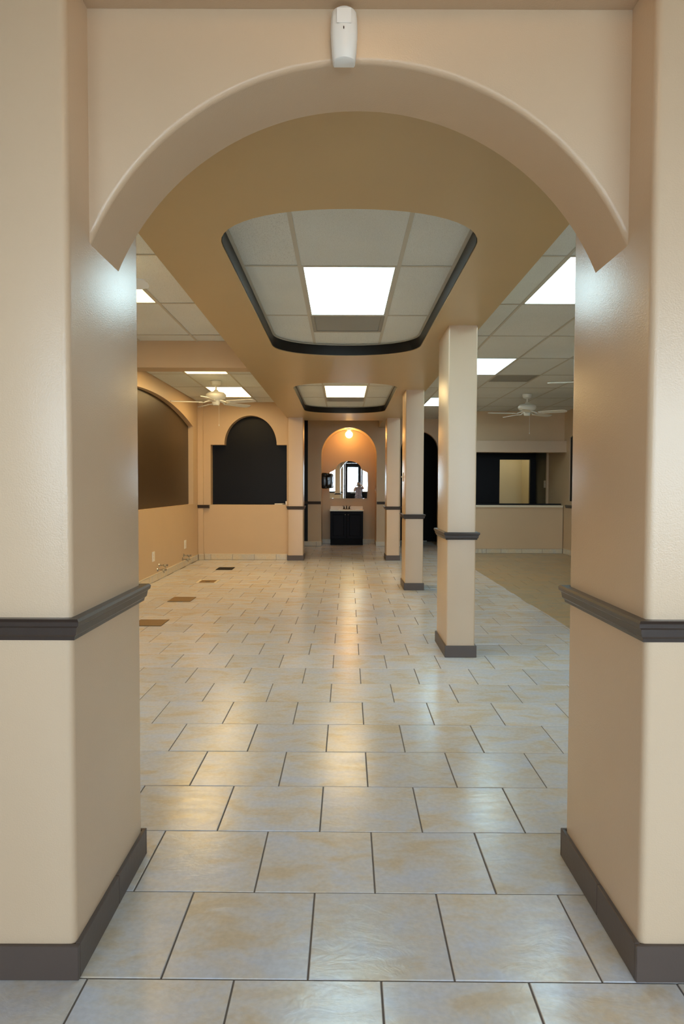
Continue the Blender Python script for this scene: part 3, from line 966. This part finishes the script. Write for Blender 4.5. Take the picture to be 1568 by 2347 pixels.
# ------------------------------------------------------------------ entrance lamp over the viewer (its warm glow shows on the crown of the arch)
el = thing('globe_light', 'warm globe lamp on the entrance ceiling in front of the arch', 'light', (0.1, 1.2, ZC))
part('fitting', lathe([(0.0, 0.0), (0.07, 0.0), (0.066, -0.02), (0.03, -0.03), (0.0, -0.03)], 18, 0.1, 1.2, ZC - 0.0005), 'cream', el, smooth='auto')
part('globe', ellip(0.1, 1.2, ZC - 0.1, 0.075, 0.075, 0.075, 18, 12), 'entry_bulb', el, smooth=True)

# ------------------------------------------------------------------ vanity in the niche
vx0, vx1, vy0, vy1 = -0.288, 0.482, 15.96, NB - 0.015
cxm = (vx0 + vx1) / 2
va = thing('vanity_cabinet', 'blue-black two-door vanity cabinet standing in the mirror niche', 'cabinet', (cxm, 16.18, 0))
part('body', merge(box(vx0, vx0 + 0.018, vy0 + 0.024, vy1, 0.15, 0.795), box(vx1 - 0.018, vx1, vy0 + 0.024, vy1, 0.15, 0.795), box(vx0 + 0.018, vx1 - 0.018, vy1 - 0.01, vy1, 0.15, 0.795), box(vx0 + 0.018, vx1 - 0.018, vy0 + 0.024, vy1 - 0.01, 0.153, 0.17)), 'navy', va)
part('groove_shade_plate', box(vx0, vx1, vy0 + 0.02, vy0 + 0.024, 0.153, 0.775), 'toe_groove', va)  # near-black plate behind the doors, paints shade into the panel grooves
part('toe_kick', bbox(vx0 + 0.004, vx1 - 0.004, vy0 + 0.022, vy1, 0.001, 0.152, 0.002), 'toe_groove', va)
part('top_rail', bbox(vx0, vx1, vy0 + 0.004, vy0 + 0.022, 0.775, 0.796, 0.002), 'navy', va)
for s, (a, b) in enumerate(((vx0 + 0.004, cxm - 0.009), (cxm + 0.009, vx1 - 0.004))):
    z0, z1, st = 0.158, 0.772, 0.052
    dgeo = merge(bbox(a, a + st, vy0, vy0 + 0.0195, z0, z1, 0.002), bbox(b - st, b, vy0, vy0 + 0.0195, z0, z1, 0.002),
                 bbox(a + st, b - st, vy0, vy0 + 0.0195, z0, z0 + st, 0.002), bbox(a + st, b - st, vy0, vy0 + 0.0195, z1 - st, z1, 0.002))
    d = part('door', dgeo, 'navy', va)
    part('door_panel', bbox(a + st + 0.013, b - st - 0.013, vy0 + 0.006, vy0 + 0.019, z0 + st + 0.006, z1 - st - 0.013, 0.004), 'navy', d)
    kx = (b - 0.026) if s == 0 else (a + 0.026)
    V, F = lathe([(0.0, 0.0), (0.006, 0.0), (0.005, 0.012), (0.013, 0.02), (0.012, 0.028), (0.0, 0.031)], 12)
    part('knob', ([(kx + x, vy0 - z, 0.715 + y) for x, y, z in V], F), 'chrome', d, smooth=True, label='small silver knob')
ct = thing('sink_top', 'cream sink top with backsplash on the vanity cabinet', 'sink', (cxm, 16.18, 0.797))
basin = [(cxm + 0.2 * math.cos(a), 16.16 + 0.13 * math.sin(a)) for a in [2 * PI * i / 24 for i in range(24)]]
part('counter', prism([[(vx0 - 0.012, vy0 - 0.02), (vx1 + 0.012, vy0 - 0.02), (vx1 + 0.012, NB - 0.014), (vx0 - 0.012, NB - 0.014)], basin], 0.797, 0.832, 'XY'), 'marble', ct)
Vb, Fb = [], []
for k in range(6):
    t = k / 5 * PI / 2
    for i in range(24):
        a = 2 * PI * i / 24
        Vb.append((cxm + 0.2 * math.cos(t) * math.cos(a), 16.16 + 0.13 * math.cos(t) * math.sin(a), 0.83 - 0.11 * math.sin(t)))
for k in range(5):
    for i in range(24):
        Fb.append((k * 24 + i, k * 24 + (i + 1) % 24, (k + 1) * 24 + (i + 1) % 24, (k + 1) * 24 + i))
part('basin', (Vb, Fb), 'marble', ct, smooth=True)
part('backsplash', bbox(vx0 - 0.004, vx1 + 0.004, NB - 0.034, NB - 0.014, 0.832, 0.905, 0.003), 'marble', ct)
fc = thing('faucet', 'dark bronze two-handle faucet on the cream sink top', 'faucet', (cxm, 16.33, 0.832))
part('base', bbox(cxm - 0.085, cxm + 0.085, 16.305, 16.355, 0.8325, 0.846, 0.006), 'bronze_metal', fc)
part('spout', tube([(cxm, 16.33, 0.846), (cxm, 16.33, 0.90), (cxm, 16.30, 0.915), (cxm, 16.25, 0.905), (cxm, 16.235, 0.89)], [0.016, 0.013, 0.012, 0.011, 0.010], 10), 'bronze_metal', fc, smooth='auto')
for sx in (-1, 1):
    h = part('handle', lathe([(0.024, 0.0), (0.018, 0.02), (0.009, 0.04), (0.011, 0.055), (0.0, 0.06)], 12, cxm + sx * 0.062, 16.33, 0.846), 'bronze_metal', fc, smooth='auto')
    part('lever', tube([(cxm + sx * 0.062, 16.33, 0.902), (cxm + sx * 0.10, 16.325, 0.908)], 0.006, 6), 'bronze_metal', h)

# ------------------------------------------------------------------ mirror, globe light, dispenser, switches
def mirror_outline():
    x0, x1 = -0.45, 0.455
    z0, zs, za = -0.30, 0.395, 0.595
    P = [(x0, z0)]
    P += [(x0 - 0.004, 0.0), (x0, zs - 0.09), (x0 + 0.01, zs - 0.07)]
    P += [(-0.36, zs - 0.035), (-0.33, zs - 0.01), (-0.295, zs + 0.02)]
    P += [(0.0 + 0.295 * math.cos(t) , zs + 0.02 + (za - zs - 0.02) * math.sin(t)) for t in [PI - PI * i / 22 for i in range(1, 22)]]
    P += [(0.295, zs + 0.02), (0.33, zs - 0.01), (0.36, zs - 0.035), (x1 - 0.01, zs - 0.07), (x1, zs - 0.09), (x1 + 0.006, 0.0), (x1 - 0.012, z0)]
    return P
mr = thing('mirror', 'frameless mirror with an arched top above the vanity sink', 'mirror', (0.14, NB - 0.02, 1.39))
mo = mirror_outline()
part('mirror_glass', (lambda g: ([(0.14 + x, NB - 0.02 + y, 1.39 + z) for x, y, z in g[0]], g[1]))(prism([mo], 0.0, 0.005, 'XZ')), 'mirror', mr)
for cxk in (-0.38, 0.36):
    part('clip', bbox(0.14 + cxk - 0.02, 0.14 + cxk + 0.02, NB - 0.027, NB - 0.012, 1.39 - 0.308, 1.39 - 0.294, 0.002), 'chrome', mr)
mr.rotation_euler = (0.003, 0, -0.0224)

gl = thing('globe_light', 'glowing round globe bulb at the crown of the mirror niche', 'light', (0.145, 16.02, 2.72))
part('fitting', lathe([(0.0, 0.0), (0.075, 0.0), (0.07, -0.02), (0.035, -0.03), (0.032, -0.055), (0.0, -0.055)], 20, 0.145, 16.02, 2.722), 'cream', gl, smooth='auto')
part('globe', ellip(0.145, 16.02, 2.592, 0.085, 0.085, 0.085, 20, 14), 'bulb', gl, smooth=True)

tdx = NX0
td = thing('towel_dispenser', 'smoke-grey towel dispenser wrapped in a shiny black plastic bag, left of the mirror', 'dispenser', (NX0, 16.0, 1.5))
def bagged(x0, x1, y0, y1, z0, z1, seed, amp):
    rnd = random.Random(seed)
    V, F = bbox(x0, x1, y0, y1, z0, z1, 0.03, 2)
    bm = bmesh.new()
    vs = [bm.verts.new(p) for p in V]
    for q in F:
        bm.faces.new([vs[i] for i in q])
    bmesh.ops.subdivide_edges(bm, edges=list(bm.edges), cuts=3, use_grid_fill=True)
    for v in bm.verts:
        k = math.sin(v.co.z * 40 + v.co.y * 30) * math.sin(v.co.x * 45 + 1) * amp
        d = Vector((v.co.x - (x0 + x1) / 2, v.co.y - (y0 + y1) / 2, v.co.z - (z0 + z1) / 2)).normalized()
        v.co += d * (k + rnd.uniform(-amp, amp) * 0.5)
        v.co.x = max(v.co.x, NX0 + 0.001)
    bm.verts.index_update()
    V = [tuple(p.co) for p in bm.verts]; F = [[p.index for p in q.verts] for q in bm.faces]
    bm.free()
    return V, F
part('dispenser_body', bbox(NX0 + 0.001, NX0 + 0.13, 15.9, 16.2, 1.36, 1.66, 0.04, 3), 'dispenser', td, smooth='auto', label='smoke-grey rounded cover')
part('plastic_bag', bagged(NX0 + 0.10, NX0 + 0.245, 15.87, 16.22, 1.335, 1.675, 3, 0.012), 'bag', td, smooth=True, label='crumpled shiny black plastic bag')
part('bag_flap', bagged(NX0 + 0.001, NX0 + 0.14, 15.875, 16.21, 1.60, 1.69, 5, 0.006), 'bag', td, smooth=True)
part('bag_flap', bagged(NX0 + 0.001, NX0 + 0.16, 15.875, 16.21, 1.325, 1.40, 6, 0.006), 'bag', td, smooth=True)

def wall_plate(name, label, x, y, z, sgn, toggle, grp=None, hw=0.036, hh=0.06):
    t = thing(name, label, 'light switch' if toggle else 'outlet', (x, y, z), grp)
    xa, xb = (x, x + sgn * 0.007)
    part('plate', bbox(min(xa, xb), max(xa, xb), y - hw, y + hw, z - hh, z + hh, 0.002), 'white', t)
    if toggle:
        xa, xb = (x + sgn * 0.0065, x + sgn * 0.024)
        part('toggle', bbox(min(xa, xb), max(xa, xb), y - 0.005, y + 0.005, z - 0.008, z + 0.014, 0.002), 'white', t)
    else:
        for dz in (-0.02, 0.02):
            xa, xb = (x + sgn * 0.0065, x + sgn * 0.009)
            part('socket', bbox(min(xa, xb), max(xa, xb), y - 0.014, y + 0.014, z + dz - 0.012, z + dz + 0.012, 0.001), 'cream', t)
    return t
wall_plate('light_switch', 'white light switch on the right side wall of the mirror niche', NX1 - 0.0005, 15.95, 1.29, -1, True)
wall_plate('light_switch', 'white light switch on the inner side of the right middle column', 0.8255, 9.33, 1.50, -1, True)
wall_plate('outlet', 'white outlet low on the left wall, the one nearer the arch', XL + 0.0005, 9.66, 0.365, 1, False, 'white outlets on the left wall', 0.06, 0.07)
wall_plate('outlet', 'white outlet low on the left wall, the one nearer the corner', XL + 0.0005, 11.62, 0.375, 1, False, 'white outlets on the left wall', 0.07, 0.072)

def valve(y, label, z=0.15):
    t = thing('water_valve', label, 'valve', (XL, y, z), 'chrome water valves on the left wall')
    def rot(g, yy, zz):
        return ([(XL + 0.001 + c, yy + a, zz + b) for a, b, c in g[0]], g[1])
    for dy, dz in ((-0.09, 0.0), (0.0, 0.055)):
        part('escutcheon', rot(lathe([(0.0, 0.0), (0.032, 0.0), (0.026, 0.008), (0.012, 0.012), (0.0, 0.012)], 14), y + dy, z + dz), 'chrome', t)
        part('stub_pipe', rot(lathe([(0.010, 0.008), (0.010, 0.085), (0.0, 0.085)], 10), y + dy, z + dz), 'chrome', t)
        b = part('valve_body', rot(lathe([(0.0, 0.06), (0.017, 0.062), (0.019, 0.08), (0.016, 0.10), (0.0, 0.102)], 10), y + dy, z + dz), 'chrome', t)
        part('handle', ellip(XL + 0.12, y + dy, z + dz, 0.012, 0.028, 0.018, 10, 8), 'chrome', b)
        part('outlet_pipe', tube([(XL + 0.09, y + dy, z + dz), (XL + 0.09, y + dy + 0.02, z + dz - 0.045)], 0.009, 8), 'chrome', t)
    return t
valve(9.97, 'chrome water valve pair on the left wall, nearer the arch')
valve(11.52, 'chrome water valve pair on the left wall, nearer the corner', 0.14)

# ------------------------------------------------------------------ floor slot and covers along the left wall
fg = thing('floor_register', 'floor slot with its dark depth painted black, farthest back by the left wall', 'floor vent', (-1.94, 11.28, 0))
part('frame', prism([[(-2.075, 11.12), (-1.81, 11.12), (-1.81, 11.45), (-2.075, 11.45)], [(-2.06, 11.14), (-1.825, 11.14), (-1.825, 11.43), (-2.06, 11.43)]], 0.001, 0.006, 'XY'), 'black_matte', fg)
part('slot_shade_plate', box(-2.06, -1.825, 11.14, 11.43, 0.001, 0.0025), 'black_matte', fg)  # flat black plate on the tiles, painted shade for the slot's depth
for k in range(5):
    y = 11.17 + k * 0.055
    part('bar', box(-2.06, -1.825, y, y + 0.012, 0.0025, 0.0045), 'bronze_metal', fg)
fb = thing('floor_cover', 'brown floor cover with a white frame, second from the back by the left wall', 'floor cover', (-1.925, 9.72, 0))
part('frame', prism([[(-2.07, 9.56), (-1.78, 9.56), (-1.78, 9.89), (-2.07, 9.89)], [(-2.035, 9.57), (-1.815, 9.57), (-1.815, 9.855), (-2.035, 9.855)]], 0.001, 0.008, 'XY'), 'cream', fb, label='pale frame')
part('cover_plate', bbox(-2.034, -1.816, 9.571, 9.854, 0.001, 0.006, 0.001), 'patch', fb)
part('drain_cap', lathe([(0.0, 0.004), (0.03, 0.004), (0.035, 0.0), (0.035, -0.001)], 14, -1.925, 9.70, 0.006), 'bronze_metal', fb)
for (a, b, c, d, lab) in ((-2.07, -1.797, 8.02, 8.35, 'plain brown floor cover, third from the back by the left wall'), (-2.06, -1.765, 6.60, 6.92, 'plain brown floor cover nearest the left column')):
    t = thing('floor_cover', lab, 'floor cover', ((a + b) / 2, (c + d) / 2, 0))
    part('cover_plate', bbox(a + 0.004, b - 0.004, c + 0.004, d - 0.004, 0.001, 0.005, 0.001), 'patch', t)
    part('frame', prism([[(a, c), (b, c), (b, d), (a, d)], [(a + .004, c + .004), (b - .004, c + .004), (b - .004, d - .004), (a + .004, d - .004)]], 0.001, 0.004, 'XY'), 'bronze_metal', t)

# ------------------------------------------------------------------ small things on the ledge below the black panel
wbx = thing('plastic_box', 'small white box against the far left column on the ledge', 'box', (-1.045, 12.66, 1.028))
part('case', bbox(-1.065, -1.012, 12.71, 12.75, 1.0285, 1.085, 0.004), 'white', wbx)
part('lid', bbox(-1.067, -1.011, 12.708, 12.752, 1.0855, 1.094, 0.003), 'white', wbx)
st = thing('marker_pen', 'thin white marker lying on the ledge under the black panel', 'marker', (-1.17, 12.75, 1.028))
part('barrel', tube([(-1.27, 12.74, 1.0395), (-1.12, 12.74, 1.0395)], 0.011, 8), 'white', st, smooth='auto')
part('cap', tube([(-1.12, 12.74, 1.0395), (-1.09, 12.74, 1.0395), (-1.08, 12.74, 1.0395)], [0.0115, 0.0115, 0.006], 8), 'vent', st, smooth='auto')

# ------------------------------------------------------------------ photographer, seen in the mirror
def skin_mesh(name, nodes, edges, mat, parent, sub=2):
    me = bpy.data.meshes.new(name)
    base = Vector(parent['_base'])
    me.from_pydata([tuple(Vector(n[:3]) - base) for n in nodes], edges, [])
    o = bpy.data.objects.new(name, me)
    C.objects.link(o)
    o.parent = parent
    o['_base'] = tuple(base)
    sm = o.modifiers.new('skin', 'SKIN')
    sm.use_smooth_shade = True
    for i, n in enumerate(nodes):
        sv = me.skin_vertices[0].data[i]
        sv.radius = (n[3], n[4] if len(n) > 4 else n[3])
        sv.use_root = (i == 0)
    ss = o.modifiers.new('sub', 'SUBSURF'); ss.levels = sub; ss.render_levels = sub
    me.materials.append(M[mat])
    return o

BX, BY = 0.02, -0.36
pr = thing('person', 'person in lilac print top holding up a phone, seen in the mirror', 'person', (BX, BY, 0))
body_nodes = [
    (BX, BY, 0.80, 0.13, 0.10), (BX, BY, 0.98, 0.115, 0.09), (BX, BY, 1.13, 0.13, 0.095), (BX, BY + 0.01, 1.21, 0.10, 0.08), (BX, BY + 0.02, 1.27, 0.05, 0.05), (BX, BY + 0.04, 1.33, 0.05, 0.05),
    (BX - 0.09, BY, 0.74, 0.085), (BX - 0.09, BY + 0.02, 0.43, 0.06), (BX - 0.09, BY - 0.01, 0.08, 0.042), (BX - 0.09, BY + 0.13, 0.035, 0.035),
    (BX + 0.09, BY, 0.74, 0.085), (BX + 0.09, BY + 0.02, 0.43, 0.06), (BX + 0.09, BY - 0.01, 0.08, 0.042), (BX + 0.09, BY + 0.13, 0.035, 0.035),
    (BX - 0.16, BY, 1.2, 0.05), (BX - 0.21, BY + 0.10, 1.05, 0.042), (BX - 0.13, BY + 0.28, 1.27, 0.03), (BX - 0.11, BY + 0.315, 1.305, 0.026),
    (BX + 0.16, BY, 1.2, 0.05), (BX + 0.24, BY + 0.10, 1.22, 0.042), (BX + 0.12, BY + 0.27, 1.38, 0.03), (BX + 0.098, BY + 0.31, 1.395, 0.026)]
body_edges = [(0, 1), (1, 2), (2, 3), (3, 4), (4, 5), (0, 6), (6, 7), (7, 8), (8, 9), (0, 10), (10, 11), (11, 12), (12, 13), (3, 14), (14, 15), (15, 16), (16, 17), (3, 18), (18, 19), (19, 20), (20, 21)]
skin_mesh('body', body_nodes, body_edges, 'skin', pr)
hx, hy, hz = BX, BY + 0.055, 1.405
head = part('head', ellip(hx, hy, hz, 0.072, 0.088, 0.105, 20, 14), 'skin', pr, smooth=True)
part('nose', ellip(hx, hy + 0.088, hz - 0.012, 0.011, 0.016, 0.02, 8, 6), 'skin', head, smooth=True)
part('mouth', ellip(hx, hy + 0.08, hz - 0.05, 0.022, 0.008, 0.007, 8, 6), 'lip', head, smooth=True)
for sx in (-1, 1):
    part('eye', ellip(hx + sx * 0.029, hy + 0.076, hz + 0.006, 0.011, 0.008, 0.007, 8, 6), 'eye', head, smooth=True)
    part('ear', ellip(hx + sx * 0.073, hy - 0.005, hz, 0.008, 0.018, 0.026, 8, 6), 'skin', head, smooth=True)
hg = ellip(hx, hy - 0.014, hz + 0.022, 0.083, 0.093, 0.098, 20, 14)
hv = [(x, min(y, hy + 0.05 + (z - hz) * 0.35) if z < hz + 0.075 else y, z) for x, y, z in hg[0]]
part('hair', (hv, hg[1]), 'hair', pr, smooth=True)
tv, tf = [], []
rings = [(0.70, 0.185, 0.15), (0.80, 0.175, 0.14), (0.92, 0.152, 0.122), (1.03, 0.147, 0.116), (1.12, 0.158, 0.116), (1.19, 0.165, 0.108), (1.235, 0.12, 0.09), (1.26, 0.075, 0.068)]
for z, a, b in rings:
    for i in range(20):
        t = 2 * PI * i / 20
        tv.append((BX + a * math.cos(t) * (1 + 0.02 * math.sin(5 * t)), BY + 0.003 + b * math.sin(t), z))
for k in range(len(rings) - 1):
    for i in range(20):
        tf.append((k * 20 + i, k * 20 + (i + 1) % 20, (k + 1) * 20 + (i + 1) % 20, (k + 1) * 20 + i))
part('shirt', (tv, tf), 'top', pr, smooth=True, label='lilac and grey print top')
for sx in (-1, 1):
    elb = (BX - 0.195, BY + 0.06, 1.09) if sx < 0 else (BX + 0.225, BY + 0.075, 1.217)
    part('sleeve', tube([(BX + sx * 0.11, BY, 1.195), (BX + sx * 0.16, BY, 1.195), elb], [0.075, 0.068, 0.06], 14, False), 'top', pr, smooth=True)
    part('trouser_leg', tube([(BX + sx * 0.085, BY, 0.80), (BX + sx * 0.09, BY, 0.72), (BX + sx * 0.09, BY + 0.02, 0.43), (BX + sx * 0.09, BY - 0.01, 0.09)], [0.105, 0.1, 0.078, 0.07], 16), 'trouser', pr, smooth=True)
    part('shoe', ellip(BX + sx * 0.09, BY + 0.06, 0.042, 0.05, 0.13, 0.042, 14, 8), 'trouser', pr, smooth=True)
# hands: palm and five fingers closing on the phone edge
for sx, w in ((-1, (BX - 0.11, BY + 0.315, 1.305)), (1, (BX + 0.098, BY + 0.31, 1.395))):
    wx, wy, wz = w
    dz = 1 if sx < 0 else -1
    nd = [(wx, wy, wz, 0.024, 0.016), (wx - sx * 0.004, wy - 0.002, wz + dz * 0.035, 0.03, 0.014)]
    ed = [(0, 1)]
    hand = skin_mesh('hand', nd, ed, 'skin', pr, 1)
    for q, (ln, o) in enumerate(((0.030, -0.022), (0.036, -0.007), (0.034, 0.008), (0.026, 0.022))):
        p0 = (wx - sx * 0.006, wy - 0.004, wz + dz * (0.03 + o))
        p1 = (wx - sx * 0.02, wy - 0.033, wz + dz * (0.032 + o))
        p2 = (wx - sx * (0.012 + ln), wy - 0.031, wz + dz * (0.03 + o))
        f = part('finger', tube([p0, p1, p2], [0.0085, 0.008, 0.0065], 8), 'skin', pr, smooth='auto')
    part('thumb', tube([(wx, wy, wz + dz * 0.005), (wx - sx * 0.022, wy + 0.018, wz + dz * 0.02), (wx - sx * 0.04, wy + 0.018, wz + dz * 0.03)], [0.0105, 0.0095, 0.0075], 8), 'skin', pr, smooth='auto')
ph = thing('phone', 'black phone held up in front of the face, seen in the mirror', 'phone', (0.005, -0.05, 1.325))
part('case', bbox(-0.058, 0.083, -0.057, -0.049, 1.322, 1.398, 0.003, 2), 'phone', ph)
part('camera_bump', bbox(-0.02, 0.02, -0.0495, -0.047, 1.34, 1.38, 0.001), 'phone', ph)
part('flash', ellip(0.035, -0.0495, 1.36, 0.008, 0.002, 0.008, 10, 6), 'white', ph)

for o in bpy.data.objects:
    if '_base' in o:
        del o['_base']
